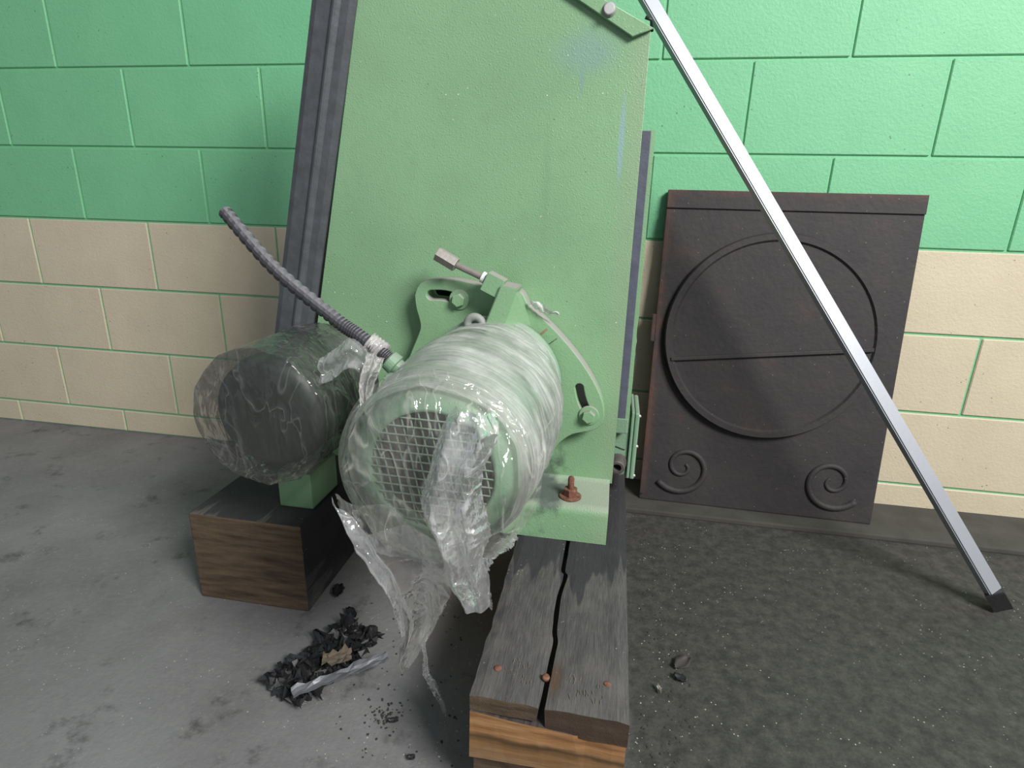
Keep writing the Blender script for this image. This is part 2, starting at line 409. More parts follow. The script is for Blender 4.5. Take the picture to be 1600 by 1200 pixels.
# ================================================================== THE SETTING
WY = 2.0
def st(o): o['kind'] = 'structure'; return o
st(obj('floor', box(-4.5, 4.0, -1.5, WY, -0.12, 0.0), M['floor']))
wall = st(obj('wall_back', box(-4.5, 4.0, WY, WY+0.2, -0.12, 3.0), M['wallgreen']))
BL, BH, Z0, J = 0.53, 0.262, 0.885, 0.007
sharedblk = {}
for k in range(-4, 4):
    z0 = Z0 + k*BH; z1 = z0 + BH
    off = 0.091 if k % 2 == 0 else 0.091 + BL/2
    zz0 = max(z0, 0.0)
    i0 = math.floor((-3.2 - off)/BL)
    for i in range(i0, i0 + 10):
        x0 = off + i*BL
        key = (k < 0, round(z1-zz0, 3))
        if key not in sharedblk:
            b = box(0, BL - J, -0.005, 0.02, 0, z1 - zz0 - J, bev=0.003, seg=1)
            o = obj('block', b, M['wallcream'] if k < 0 else M['wallgreen'])
            sharedblk[key] = o.data
        else:
            o = bpy.data.objects.new('block', sharedblk[key]); COL.objects.link(o)
        o.location = (x0 + J/2, WY - 0.0005, zz0 + J/2); attach(o, wall)
wall_m = wall
# pale strip of poured concrete kerb the iron plate stands on
st(obj('trim_1', box(-0.3, 2.2, 1.77, 1.998, 0.0, 0.018, bev=0.004), simple('kerb_concrete', (0.06, 0.058, 0.05), 0.85, var=0.5, scale=12)))

# ================================================================== TIMBER BEAM
BX0, BX1, BZ = -0.176, 0.076, 0.244
beam = thing('timber_beam', (-0.05, 1.4, 0), 'weathered grey timber beam, split lengthways, with orange sawn end, under the machine foot', 'beam')
crk_px = [(887,848),(884,868),(880,890),(884,897),(879,912),(874,930),(870,955),(867,985),(868,1000),(864,1020),(858,1050),(852,1080),(846,1108)]
crk = [at(x, y, 2, BZ) for x, y in crk_px]
crk = [Vector((crk[0].x + 0.012, 2.0 - 0.25, 0)), Vector((crk[0].x+0.004, 1.4, 0))] + [Vector((p.x, p.y, 0)) for p in crk]
crk = catmull(crk, 4)
crk[-1].y = 0.701
def board(side):
    b = bm_new(); rows = []
    zb = 0.214 if side < 0 else 0.196
    for i, p in enumerate(crk):
        gap = 0.0012 + 0.0034*min(1, (1.75-p.y)/0.5) + 0.0012*noise.noise((p.y*22, side, 3))
        xe = (BX0 if side < 0 else BX1)
        xe += 0.0022*noise.noise((p.y*7, side*5, 0)) + (0.0035*noise.noise((p.y*26, 9, 1)) if side < 0 else 0.001*noise.noise((p.y*26, 9, 1)))
        xi = p.x + side*gap
        n = 7; row = []
        y = p.y
        for k in range(n+1):
            t = k/n; x = xe + (xi-xe)*t
            yy = y
            if i == len(crk)-1: yy = 0.704 - 0.02*(x+0.05) + 0.0025*noise.noise((x*30, side, 2))
            ex = 0.003 if k == n else (0.004 if k == 0 else 0)
            row.append(Vector((x, yy, BZ - ex + 0.0012*noise.noise((x*40, y*9, 5)))))
        rows.append((row, zb))
    top = [[b.verts.new(v) for v in r] for r, _ in rows]
    bot = [[b.verts.new((v.x - (0.003*side if k == len(r)-1 else 0)*-1, v.y, z)) for k, v in enumerate(r)] for r, z in rows]
    nr, nc = len(top), len(top[0])
    for i in range(nr-1):
        for k in range(nc-1):
            b.faces.new((top[i][k], top[i][k+1], top[i+1][k+1], top[i+1][k]))
            b.faces.new((bot[i][k], bot[i+1][k], bot[i+1][k+1], bot[i][k+1]))
        b.faces.new((top[i][0], top[i+1][0], bot[i+1][0], bot[i][0]))
        b.faces.new((top[i][-1], bot[i][-1], bot[i+1][-1], top[i+1][-1]))
    for i in (0, nr-1):
        for k in range(nc-1):
            b.faces.new((top[i][k], bot[i][k], bot[i][k+1], top[i][k+1]))
    return b
obj('board', board(-1), M['timber'], beam)
obj('board', board(1), M['timber'], beam)
def core(z0, z1, x0, x1, yend, mat, name, seed, tilt=0.0, zr=None):
    b = bm_new(); n = 12; zr = z1 if zr is None else zr
    def ring(y, rough):
        pts = []
        for k in range(n+1):
            t = k/n; pts.append((x0+(x1-x0)*t, z1+(zr-z1)*t))
        for k in range(n+1):
            t = k/n; pts.append((x1+(x0-x1)*t, z0 + tilt*(1-t)))
        return [b.verts.new((p[0] + 0.0015*noise.noise((p[1]*40, seed, y)), y + rough*noise.noise((p[0]*25, p[1]*25, seed)), p[1])) for p in pts]
    A = ring(yend, 0.004); B = ring(1.75, 0)
    m_ = len(A)
    for k in range(m_): b.faces.new((A[k], A[(k+1) % m_], B[(k+1) % m_], B[k]))
    for R_ in (A, B):
        for k in range(n): b.faces.new((R_[k], R_[k+1], R_[m_-2-k], R_[m_-1-k]))
    return obj(name, b, mat, beam)
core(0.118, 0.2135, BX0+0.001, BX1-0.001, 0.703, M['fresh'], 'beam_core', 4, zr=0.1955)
core(0.0, 0.1175, BX0+0.006, BX1-0.004, 0.712, M['timber'], 'bearer', 8)
def nail(px, py, r, h):
    p = at(px, py, 2, BZ + h)
    b = lathe([(0, r*0.9), (h*0.6+0.001, r), (h+0.0015, r*0.75)], (p.x, p.y, BZ-0.001), (0, 0, 1), 10)
    obj('nail', b, M['rust'], beam, True)
nail(778, 1043, 0.0068, 0.002); nail(853, 1056, 0.0068, 0.006); nail(949, 1068, 0.0062, 0.001)
# knots and splinters standing in the top
b = bm_new()
for cx, cy in ((800, 1052), (822, 1062), (905, 1083), (925, 1090), (930, 1078), (890, 1062), (810, 1040)):
    p = at(cx, cy, 2, BZ)
    for k in range(6):
        a = random.uniform(-0.3, 0.3); l = random.uniform(0.004, 0.011); q = p + Vector((random.gauss(0, .007), random.gauss(0, .006), 0.0005))
        d = Vector((math.sin(a), math.cos(a), random.uniform(0.05, 0.35)))*l
        prism(q, q+d, 0.0007, 4, b=b, r2=0.0003)
sp = obj('splinter', b, simple('pale_splinter', (0.16, 0.14, 0.12), 0.8), beam); sp['kind'] = 'stuff'

# ================================================================== MACHINE
YP = 1.314                          # front face of the side panel
mach = thing('vibrating_machine', (-0.3, 1.4, BZ), 'tall green painted steel machine with film-wrapped motors, bolted onto the timber beam', 'machine')
slotL = slot_loop((-0.402, 0.790), (-0.344, 0.779), 0.0125, bulge=0.003)
slotR = slot_loop((-0.063, 0.600), (-0.033, 0.529), 0.0115, bulge=-0.004)
outline = [(0.034, 0.3345), (0.034, 1.325), (-0.53, 1.582), (-0.798, 0.3345)]
obj('side_panel', plate_mesh('side_panel', outline[::-1], [slotL, slotR], YP, 0.006, 0.0008), M['panel'], mach)
# box behind the side panel, coloured near-black for a dark inside: back, flanks, floor
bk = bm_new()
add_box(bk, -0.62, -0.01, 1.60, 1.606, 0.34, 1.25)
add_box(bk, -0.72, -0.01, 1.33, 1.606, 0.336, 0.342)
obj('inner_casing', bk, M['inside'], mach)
# foot: ledge bent forward then down
prof = [(1.316, 0.348), (1.312, 0.340), (1.304, 0.335), (1.20, 0.334), (1.189, 0.331), (1.182, 0.324), (1.179, 0.313), (1.178, 0.2445)]
b = bm_new(); xs = [-0.30, 0.029]; th = 0.006
def offs(i):
    a = Vector(prof[max(i-1, 0)]); c = Vector(prof[min(i+1, len(prof)-1)]); d = (c-a).normalized()
    return Vector(prof[i]) + Vector((-d.y, d.x))*th
P1 = [Vector(p) for p in prof]; P2 = [offs(i) for i in range(len(prof))]
L1 = [[b.verts.new((x, p.x, p.y)) for p in P1] for x in xs]; L2 = [[b.verts.new((x, p.x, p.y)) for p in P2] for x in xs]
n = len(prof)
for i in range(n-1):
    b.faces.new((L1[0][i], L1[1][i], L1[1][i+1], L1[0][i+1])); b.faces.new((L2[0][i], L2[0][i+1], L2[1][i+1], L2[1][i]))
    for s in (0, 1): b.faces.new((L1[s][i], L1[s][i+1], L2[s][i+1], L2[s][i]))
for i in (0, n-1): b.faces.new((L1[0][i], L1[1][i], L2[1][i], L2[0][i]))
foot = obj('foot_flange', b, M['panel'], mach, True)
foot.data.set_sharp_from_angle(angle=math.radians(50))
# anchor bolt
pb = at(891, 775, 2, 0.336)
ab = obj('anchor_bolt', lathe([(0, 0.0075), (0.052, 0.0075), (0.056, 0.006)], (pb.x, pb.y, 0.33), (0, 0, 1), 16), M['rust'], mach, True)
obj('washer', lathe([(0, 0.026), (0.0035, 0.0262), (0.005, 0.024), (0.005, 0.008)], (pb.x, pb.y, 0.3342), (0, 0, 1), 28, True, False), M['rust'], ab)
obj('nut', prism((pb.x, pb.y, 0.339), (pb.x, pb.y, 0.357), 0.0165, 6, 0.0015, 0.4), M['rust'], ab)
# bent top lip with its bolt
A_ = at(1018, 46, 1, YP-0.02); 
lip = [at(1018,43,1,YP-0.012), at(989,56,1,YP-0.012), at(895,-8,1,YP-0.012), at(800,-70,1,YP-0.012), at(800,-108,1,YP-0.012), at(930,-8,1,YP-0.012)]
lp = obj('top_lip', plate_mesh('top_lip', [(p.x, p.z) for p in lip], [], YP-0.012, 0.010, 0.0015), M['green'], mach)
p = at(952, 13, 1, YP-0.02)
obj('lip_bolt', lathe([(0, 0.0105), (0.007, 0.0105), (0.0082, 0.0092), (0.0083, 0.0)], (p.x, YP-0.0125, p.z), (0, -1, 0), 24, True, False), M['bright'], lp)
obj('lip_washer', lathe([(0, 0.0135), (0.002, 0.0135), (0.0021, 0.0)], (p.x, YP-0.0118, p.z), (0, -1, 0), 24, True, False), M['greysteel'], lp, True)
# thin cap over the lip's pointed end
p = at(1014, 37, 1, YP)
obj('corner_clip', tube([(p.x-0.008, YP-0.012, p.z+0.008), (p.x+0.004, YP-0.010, p.z+0.004), (p.x+0.007, YP+0.004, p.z-0.012)], 0.0035, 8), M['black'], mach, True)
# dark edging along the raked left edge
e0, e1 = Vector((-0.798, YP, 0.40)), Vector((-0.531, YP, 1.575))
d = (e1-e0).normalized(); nn = Vector((-d.z, 0, d.x))   # points left
b = bm_new(); sec = [(-0.002, 0.0), (-0.002, -0.006), (0.012, -0.010), (0.03, -0.010), (0.036, -0.016), (0.041, -0.018), (0.046, -0.016), (0.052, -0.010), (0.085, -0.008), (0.10, 0.0), (0.10, 0.26), (0.09, 0.26), (0.09, 0.006)]
rings = [[b.verts.new(q + nn*a + Vector((0, y, 0))) for a, y in sec] for q in (e0, e1)]
for i in range(len(sec)): b.faces.new((rings[0][i], rings[0][(i+1) % len(sec)], rings[1][(i+1) % len(sec)], rings[1][i]))
b.faces.new(rings[0]); b.faces.new(rings[1][::-1])
obj('edge_trim', b, M['seal'], mach)
# rubber strip and clamping plate behind the right edge
obj('rubber_strip', box(-0.02, 0.0535, YP+0.008, YP+0.022, 0.505, 1.142, bev=0.001, seg=1), M['rubber'], mach)
b = bm_new(); L = []
for i in range(61):
    z = 0.50 + 0.645*i/60
    x = 0.063 + 0.0012*noise.noise((z*30, 1, 1)) + (0.0035*max(0, noise.noise((z*60, 7, 2))) if z < 0.83 else 0)
    L.append([b.verts.new((q, y, z)) for q, y in ((-0.02, YP+0.023), (x, YP+0.023), (x, YP+0.032), (-0.02, YP+0.032))])
for A, B in zip(L, L[1:]):
    for k in range(4): b.faces.new((A[k], A[(k+1) % 4], B[(k+1) % 4], B[k]))
b.faces.new(L[0]); b.faces.new(L[-1][::-1])
obj('clamp_plate', b, M['green'], mach)
# terminal box of the rear motor, showing past the right edge
jb = obj('terminal_box', box(-0.03, 0.072, 1.42, 1.56, 0.308, 0.478, bev=0.006), M['green2'], mach)
b = bm_new(); add_box(b, 0.0725, 0.080, 1.412, 1.568, 0.304, 0.490, bev=0.003); add_box(b, 0.081, 0.093, 1.412, 1.568, 0.302, 0.488, bev=0.005, seg=3)
obj('box_lid', b, M['green2'], jb)
for zz in (0.312, 0.396, 0.480):
    obj('lid_screw', lathe([(0, 0.0045), (0.004, 0.004), (0.0045, 0)], (0.0915, 1.418, zz), (0.5, -1, 0), 12, True, False), M['bright'], jb, True)
arc = catmull([(0.066, 1.4185, 0.452), (0.04, 1.4185, 0.450), (0.024, 1.4185, 0.425), (0.03, 1.4185, 0.398), (0.05, 1.4185, 0.388), (0.064, 1.4185, 0.384)], 6)
obj('cast_rib', tube(arc, 0.0022, 8), simple('rib_line', (0.10, 0.15, 0.10), 0.6), jb, True)
obj('box_bracket', box(0.0, 0.065, 1.385, 1.42, 0.44, 0.482, bev=0.004), M['green2'], jb)
g = obj('cable_gland', lathe([(0, 0.023), (0.012, 0.023), (0.013, 0.019), (0.034, 0.0195), (0.036, 0.017), (0.036, 0.011), (0.01, 0.010)], (0.048, 1.42, 0.348), (-0.05, -1, -0.1), 20, True, True), M['gland'], jb)
# lower guard continuing behind the box down to the beam
obj('rear_post', box(-0.10, 0.02, 1.50, 1.60, 0.2445, 0.345, bev=0.004), M['green'], mach)

# ---- slotted sector plate with its bolts
YS = 1.268
sec_px = [(649,462),(653,450),(661,442),(680,438),(705,438),(735,443),(765,452),(790,462),(812,456),(826,480),(852,503),(880,532),(905,563),(925,594),(938,622),(943,645),(940,660),(930,670),(912,674),(893,678),(877,688),(866,700),(850,728),(800,740),(700,700),(640,610),(636,575),(643,552),(653,528),(658,512),(656,498),(651,480)]
sec = [at(x, y, 1, YS) for x, y in sec_px]
sec2 = catmull([Vector((p.x, p.z, 0)) for p in sec] + [Vector((sec[0].x, sec[0].z, 0))], 3)[:-1]
def sl(a, b, r, bul):
    A, B = at(*a, 1, YS), at(*b, 1, YS); return slot_loop((A.x, A.z), (B.x, B.z), r, bulge=bul)
SL = sl((674, 461), (716, 468), 0.0135, 0.004); SR = sl((905, 606), (920, 648), 0.012, -0.004)
sect = obj('sector_plate', plate_mesh('sector_plate', [(p.x, p.y) for p in sec2], [SL, SR], YS, 0.045, 0.002), M['green'], mach)
for px, py in ((718, 468), (920, 649)):
    p = at(px, py, 1, YS)
    obj('slot_washer', lathe([(0, 0.0235), (0.004, 0.0235), (0.0055, 0.022), (0.0056, 0)], (p.x, YS+0.001, p.z), (0, -1, 0), 32, True, False), M['green'], sect)
    obj('slot_bolt', prism((p.x, YS-0.004, p.z), (p.x, YS-0.017, p.z), 0.0155, 6, 0.0016, 0.35), M['green'], sect)
# seams where the plate was welded
for a, c, mt in (((855,514),(828,534), M['seam']), ((870,529),(846,545), M['black'])):
    A, B = at(*a, 1, YS), at(*c, 1, YS)
    obj('weld_seam', tube([A + Vector((0, -0.0005, 0)), A.lerp(B, .5) + Vector((0.001, -0.0006, 0)), B + Vector((0, -0.0005, 0))], 0.0026 if mt is M['seam'] else 0.0009, 6), mt, sect, True)
# standing rib with sloped cheek
YR = 1.204
q = [at(782, 446, 1, YR), at(808, 452, 1, YR), at(775, 545, 1, YR), at(744, 540, 1, YR)]
b = bm_new()
F = [b.verts.new((p.x, YR, p.z)) for p in q]; K = [b.verts.new((p.x, YS+0.01, p.z)) for p in q]
b.faces.new(F); b.faces.new(K[::-1])
for i in range(4): b.faces.new((F[i], F[(i+1) % 4], K[(i+1) % 4], K[i]))
bmesh.ops.bevel(b, geom=list(b.edges), offset=0.002, segments=2, affect='EDGES')
obj('rib', b, M['green'], sect)
w_ = [at(806, 455, 1, YR+0.004), at(776, 545, 1, YR+0.004)]; far = [at(822, 482, 1, YS), at(838, 545, 1, YS)]; bkt = [at(812, 452, 1, YS+0.01), at(790, 545, 1, YS+0.01)]
b = bm_new(); V = [b.verts.new(p) for p in w_ + far + [bkt[0], bkt[1]]]
for fidx in ((0, 1, 3, 2), (0, 2, 4), (1, 5, 3), (2, 3, 5, 4), (0, 4, 5, 1)): b.faces.new([V[i] for i in fidx])
obj('gusset', b, M['green'], sect)
# ---- adjusting screw
YN = 1.232
a0, a1 = at(683, 396, 1, YN), at(713, 414, 1, YN); b0 = at(757, 435, 1, YN)
dirs = (b0 - a0).normalized()
scr = obj('adjusting_screw', tube([a1 - dirs*0.004 + (b0-a1)*(i/60) for i in range(61)], lambda i: 0.0078 if i % 2 else 0.0066, 14), M['steel'], mach)
obj('coupling_nut', prism(a0, a1, 0.0165, 6, 0.0012, 0.0), M['steel'], scr)
obj('nut_washer', prism(at(753, 432, 1, YN), at(758, 435, 1, YN), 0.0125, 20), M['white'], scr)
u0, u1 = at(759, 437, 1, YN), at(787, 447, 1, YN); u1 = u0 + (u1-u0).dot(dirs)*dirs
obj('square_nut', prism(u0, u1, 0.0285, 4, 0.002, math.pi/4), M['green'], scr)
u2 = at(800, 450, 1, YN)

# ---- motor with its fan guard
MX, MZ, MR = -0.252, 0.599, 0.134
mot = obj('motor', lathe([(0, 0.155), (0.02, 0.155), (0.022, MR), (0.36, MR), (0.38, MR-0.002), (0.41, MR+0.002), (0.445, MR+0.002), (0.462, MR-0.004), (0.473, MR-0.016), (0.478, MR-0.03), (0.479, 0.099), (0.462, 0.097), (0.43, 0.095), (0.428, 0)], (MX, 1.245, MZ), (0, -1, 0), 64, True, False), M['green2'], mach, True)
obj('fan_recess', lathe([(0, 0.0955), (0.004, 0.0955), (0.0041, 0.0)], (MX, 0.800, MZ), (0, -1, 0), 40, True, False), M['inside'], mot)
obj('fan_hub', lathe([(0, 0.034), (0.010, 0.034), (0.014, 0.028), (0.0142, 0)], (MX, 0.794, MZ), (0, -1, 0), 24, True, False), M['black'], mot, True)
for k in range(7):
    a = 2*math.pi*k/7; b = bm_new()
    add_box(b, 0.03, 0.088, -0.008, 0.0, -0.012, 0.012)
    bmesh.ops.rotate(b, verts=b.verts, cent=(0,0,0), matrix=Matrix.Rotation(0.5, 3, 'X')); bmesh.ops.rotate(b, verts=b.verts, cent=(0,0,0), matrix=Matrix.Rotation(a, 3, 'Y'))
    bmesh.ops.translate(b, verts=b.verts, vec=(MX, 0.792, MZ)); obj('fan_blade', b, M['black'], mot)
YG = 0.771
GX, GZ, GR = MX-0.001, MZ-0.001, 0.0985
def wire(o, tilt, y):
    h = math.sqrt(max(GR**2 - o*o, 0)); d = Vector((math.sin(tilt), 0, math.cos(tilt))); n_ = Vector((math.cos(tilt), 0, -math.sin(tilt)))
    c = Vector((GX, y, GZ)) + n_*o
    obj('grille_wire', prism(c - d*h, c + d*h, 0.00135, 6), M['wire'], mot)
for k in range(-7, 8):
    wire(k*0.0142, -0.20, YG); wire(k*0.0142, math.pi/2 + 0.02, YG-0.002)
# terminal housing on the motor's shoulder with the conduit entry
tb = obj('motor_terminal_box', box(-0.455, -0.365, 1.07, 1.17, 0.585, 0.652, bev=0.016, seg=3), M['green2'], mot)
obj('terminal_lid', box(-0.450, -0.372, 1.063, 1.071, 0.592, 0.647, bev=0.003), M['green2'], mot)
ga, gb = at(606, 560, 1, 1.10), at(640, 590, 1, 1.10)
obj('conduit_gland', lathe([(0, 0.014), (0.004, 0.022), (0.022, 0.023), (0.024, 0.018), (0.05, 0.018)], ga, gb-ga, 24), M['green2'], mot)
# lifting eye at the back of the motor
p = at(742, 500, 1, 1.21)
b = bm_new(); c0 = Vector((p.x, 1.21, p.z-0.010)); R1, r1 = 0.017, 0.009; gr = []
for i in range(24):
    a = 2*math.pi*i/24; cc = c0 + Vector((math.cos(a)*R1, 0, math.sin(a)*R1))
    gr.append([b.verts.new(cc + (Vector((math.cos(a), 0, math.sin(a)))*math.cos(q) + Vector((0, 1, 0))*math.sin(q))*r1) for q in [2*math.pi*j/10 for j in range(10)]])
for i in range(24):
    for j in range(10): b.faces.new((gr[i][j], gr[(i+1) % 24][j], gr[(i+1) % 24][(j+1) % 10], gr[i][(j+1) % 10]))
obj('lifting_eye', b, M['greysteel'], mot, True)
obj('eye_foot', lathe([(0, 0.026), (0.012, 0.024), (0.016, 0.016), (0.03, 0.012)], (c0.x, 1.21, c0.z-0.045), (0, 0, 1), 20), M['greysteel'], mot, True)
# corrugated conduit
hp = catmull([(-0.86, 1.20, 0.96), (-0.72, 1.15, 0.845), at(522, 497, 1, 1.12), at(560, 524, 1, 1.11), ga + (ga-gb)*0.2, ga + (gb-ga)*0.1], 26)
ring_m = obj('conduit', tube(hp, lambda i: 0.0155 if i % 3 else 0.0125, 14), M['conduit'], mach)
# second motor beside it, mostly past the photo's edge
m2x, m2z = -0.715, 0.545
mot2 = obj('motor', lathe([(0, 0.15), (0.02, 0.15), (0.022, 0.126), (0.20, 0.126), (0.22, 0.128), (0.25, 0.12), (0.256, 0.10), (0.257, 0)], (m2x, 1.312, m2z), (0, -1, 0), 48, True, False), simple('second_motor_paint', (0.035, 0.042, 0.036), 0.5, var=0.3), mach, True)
mot2['label'] = 'dull grey-green motor under cloudy film'
# far foot of the machine on its own bearer
obj('foot_flange', box(-0.79, -0.70, 1.18, 1.316, 0.2445, 0.34, bev=0.004), M['panel'], mach)
b2 = thing('timber_beam', (-0.87, 1.4, 0), 'dark timber bearer under the far left foot of the machine', 'beam')
obj('bearer', box(-0.99, -0.69, 1.10, 1.75, 0.0, 0.2435, bev=0.004), M['timber'], b2)

# ================================================================== STRETCH FILM
film = thing('stretch_film', (MX, 0.95, 0.45), 'torn clear plastic stretch film wound round the motor with hanging tails', 'plastic film')
def grid_obj(name, P, mat, parent, closed=False):
    nr, nc = len(P), len(P[0])
    vs = [tuple(p) for r in P for p in r]; fs = []
    for i in range(nr-1):
        for k in range(nc if closed else nc-1):
            k2 = (k+1) % nc
            fs.append((i*nc+k, i*nc+k2, (i+1)*nc+k2, (i+1)*nc+k))
    me = bpy.data.meshes.new(name); me.from_pydata(vs, [], fs); me.update()
    return obj(name, me, mat, parent, True)
def crum(p, sc, seed=0.0):
    """creased noise, 0 on folds"""
    d_ = noise.voronoi((p[0]*sc*0.8+seed, p[1]*sc*0.8+seed*0.7, p[2]*sc*0.5))[0]
    return min(1.0, d_[1]-d_[0])
NU = 260
def sleeve(back, front, grow, seed, nv):
    P = []
    for j in range(nv):
        v = j/(nv-1); y = back + (front-back)*v; row = []
        for i in range(NU):
            u = 2*math.pi*i/NU; cu, su = math.cos(u), math.sin(u)
            base = 0.1405 + grow + 0.012*math.sin(math.pi*min(1, v*1.15))
            if v < 0.06: base += 0.004*(1 - v/0.06)
            right = max(0, cu*0.75 - su*0.55); base += 0.016*right*math.sin(math.pi*min(1, 0.25+v*0.65)) + 0.005*max(0, -cu)*(v)
            s = y + 0.010*math.sin(u*1.0+seed) + 0.018*noise.noise((cu*0.9, su*0.9, seed+v*1.3))
            rg = 0.0034*(1-2.2*abs(noise.noise((s*34, cu*0.5+seed, su*0.5)))) + 0.0019*(1-2*abs(noise.noise((s*95, cu*0.9, su*0.9+seed))))
            lump = 0.006*noise.noise((cu*1.5, su*1.5, y*7+seed))
            fac = 0.004*abs(noise.noise((u*3.1, y*16, seed)))
            r = base + rg + lump + fac
            if v > 0.93: r -= 0.010*((v-0.93)/0.07)**2
            row.append((MX + cu*r, y, MZ + su*r))
        P.append(row)
    return P
grid_obj('sleeve', sleeve(1.222, 0.772, 0.0, 1.3, 200), M['film_ring'], film, True)
# front cover: gathered over the fan guard, open folds running to the middle
P = []
for j in range(90):
    t = j/89; row = []
    for i in range(NU):
        u = 2*math.pi*i/NU; cu, su = math.cos(u), math.sin(u)
        R0 = 0.158 + 0.012*max(0, cu*0.8-su*0.5) + 0.004*noise.noise((cu*2, su*2, 4))
        r = R0*(1-t)**0.9 + 0.0005
        dome = 0.79 - 0.052*math.sin(min(1, t*3.2)*math.pi/2)
        pl_ = 0.010*(1-2*abs(noise.noise((cu*2.6, su*2.6, t*1.2))))*math.sin(math.pi*min(1, t*1.3+0.1))
        x, z = MX + cu*r, MZ + su*r
        cr = 0.016*(0.5-crum((x, 0.3, z), 17, 2.0)) + 0.007*(0.5-crum((x, 1.3, z), 42, 5.0))
        y = min(dome - pl_*0.7 - cr*min(1, t*5), 0.764)
        if t < 0.05: y = 0.79 - 0.02*t
        row.append((x, y if t > 0.1 else min(y, 0.79), z))
    P.append(row)
grid_obj('front_cover', P, M['film'], film, True)
def sheet(name, left, right, ys, nfold, amp, mat, seed, nr=120, nc=44, jag=0.0, curl=0.0, fine=1.0):
    """hanging piece of film between two edges (photo pixels on planes y), folded and crumpled"""
    m_ = len(left)
    L = catmull([at(*left[i], 1, ys[i]) for i in range(m_)], 12); R_ = catmull([at(*right[i], 1, ys[i]) for i in range(m_)], 12)
    P = []
    for j in range(nr):
        t = j/(nr-1)*(len(L)-1); a = int(min(t, len(L)-2)); f = t-a
        l = L[a].lerp(L[a+1], f); r = R_[a].lerp(R_[a+1], f); wv = (r-l)
        row = []
        e0 = jag*noise.noise((j*0.31, seed, 0)) + jag*0.6*noise.noise((j*0.9, seed, 3)); e1 = jag*noise.noise((j*0.33, seed, 9)) + jag*0.6*noise.noise((j*0.95, seed, 13))
        for k in range(nc):
            s = k/(nc-1); p = l + wv*(s*(1+e1-e0)+e0)
            ph = s*nfold*math.pi + 1.2*noise.noise((j/nr*2.2, seed, 1)) + seed
            dy = amp*math.sin(ph)*(0.5+0.5*math.sin(math.pi*j/nr)) - curl*math.sin(math.pi*s)
            dy -= fine*(0.016*(0.5-crum(p, 15, seed)) + 0.006*(0.5-crum(p, 40, seed+3)))
            q = p + Vector((0.006*noise.noise((p.x*18, p.z*18, seed)), dy, 0.004*noise.noise((p.x*20, p.z*20, seed+8))))
            row.append(q)
        P.append(row)
    return grid_obj(name, P, mat, film)
sheet('hanging_flap', [(712,632),(692,662),(672,735),(657,790),(672,828),(694,868),(700,905),(722,942)],
      [(770,640),(778,676),(758,728),(754,780),(763,830),(755,865),(764,900),(770,945)],
      [0.716,0.704,0.696,0.69,0.69,0.69,0.70,0.70], 3.6, 0.010, M['film_flap'], 2.1, jag=0.03, curl=0.018)
# second layer of the flap, folded back on itself at the bottom
sheet('folded_hem', [(660,785),(676,825),(694,868),(697,900),(712,925),(738,950)], [(762,790),(768,830),(756,868),(764,905),(770,935),(769,948)],
      [0.705,0.705,0.705,0.71,0.71,0.705], 2.0, 0.010, M['film'], 5.4, jag=0.03, curl=-0.012)
# ragged tail sagging from the lower rim down to the floor side
sheet('torn_tail', [(526,770),(548,835),(575,875),(602,912),(626,948),(636,985),(624,1015),(632,1036)],
      [(620,790),(690,850),(706,885),(705,925),(688,960),(664,1000),(650,1022),(640,1037)],
      [0.768,0.765,0.765,0.77,0.775,0.78,0.785,0.79], 3.0, 0.012, M['film'], 7.7, jag=0.03, curl=0.01)
sheet('tail_fold', [(523,772),(550,838),(585,885),(608,918),(624,950),(634,985)], [(556,800),(592,850),(616,885),(629,918),(636,950),(639,985)],
      [0.757,0.752,0.752,0.757,0.765,0.775], 2.4, 0.008, M['film_flap'], 3.3, jag=0.02, curl=0.012)
sheet('tail_string', [(655,985),(660,1015),(660,1045),(672,1070),(683,1090),(691,1110)], [(672,975),(669,1010),(670,1040),(684,1068),(693,1090),(699,1120)],
      [0.79,0.80,0.81,0.83,0.84,0.855], 3.0, 0.004, M['film_flap'], 9.1, nr=110, nc=12, jag=0.22, fine=0.35)
# lower rim bunched under the motor, right side
sheet('lower_gather', [(560,838),(600,862),(650,872),(700,880)], [(640,815),(680,842),(730,868),(762,880)], [0.76,0.755,0.755,0.76], 3.0, 0.006, M['film_flap'], 6.2, nr=70, nc=30, jag=0.03)
sheet('ragged_hem', [(742,868),(760,862),(780,842),(800,826)], [(760,900),(772,872),(792,858),(808,838)], [0.77,0.79,0.83,0.88], 3.0, 0.005, M['film_flap'], 4.2, nr=80, nc=20, jag=0.25, fine=0.5)
# film tie twisted from the conduit down to the motor
sheet('conduit_tie', [(570,545),(566,570),(560,600),(562,630),(566,655)], [(602,560),(588,585),(580,610),(582,632),(580,650)], [1.07,1.06,1.06,1.05,1.03], 4.0, 0.010, M['film_tie'], 1.7, nr=80, nc=30, jag=0.05, fine=0.6)
hw = catmull([at(576, 534, 1, 1.11), at(588, 543, 1, 1.11), at(598, 552, 1, 1.105)], 10)
obj('conduit_tie', tube(hw, lambda i: 0.0225 + 0.002*math.sin(i*1.7), 20), M['film_tie'], film, True)
sheet('tie_web', [(500,560),(522,545),(545,528),(572,545)], [(500,600),(524,590),(548,572),(566,580)], [1.08,1.08,1.08,1.08], 3.0, 0.012, M['film_flap'], 8.3, nr=60, nc=30, jag=0.04, fine=0.7)
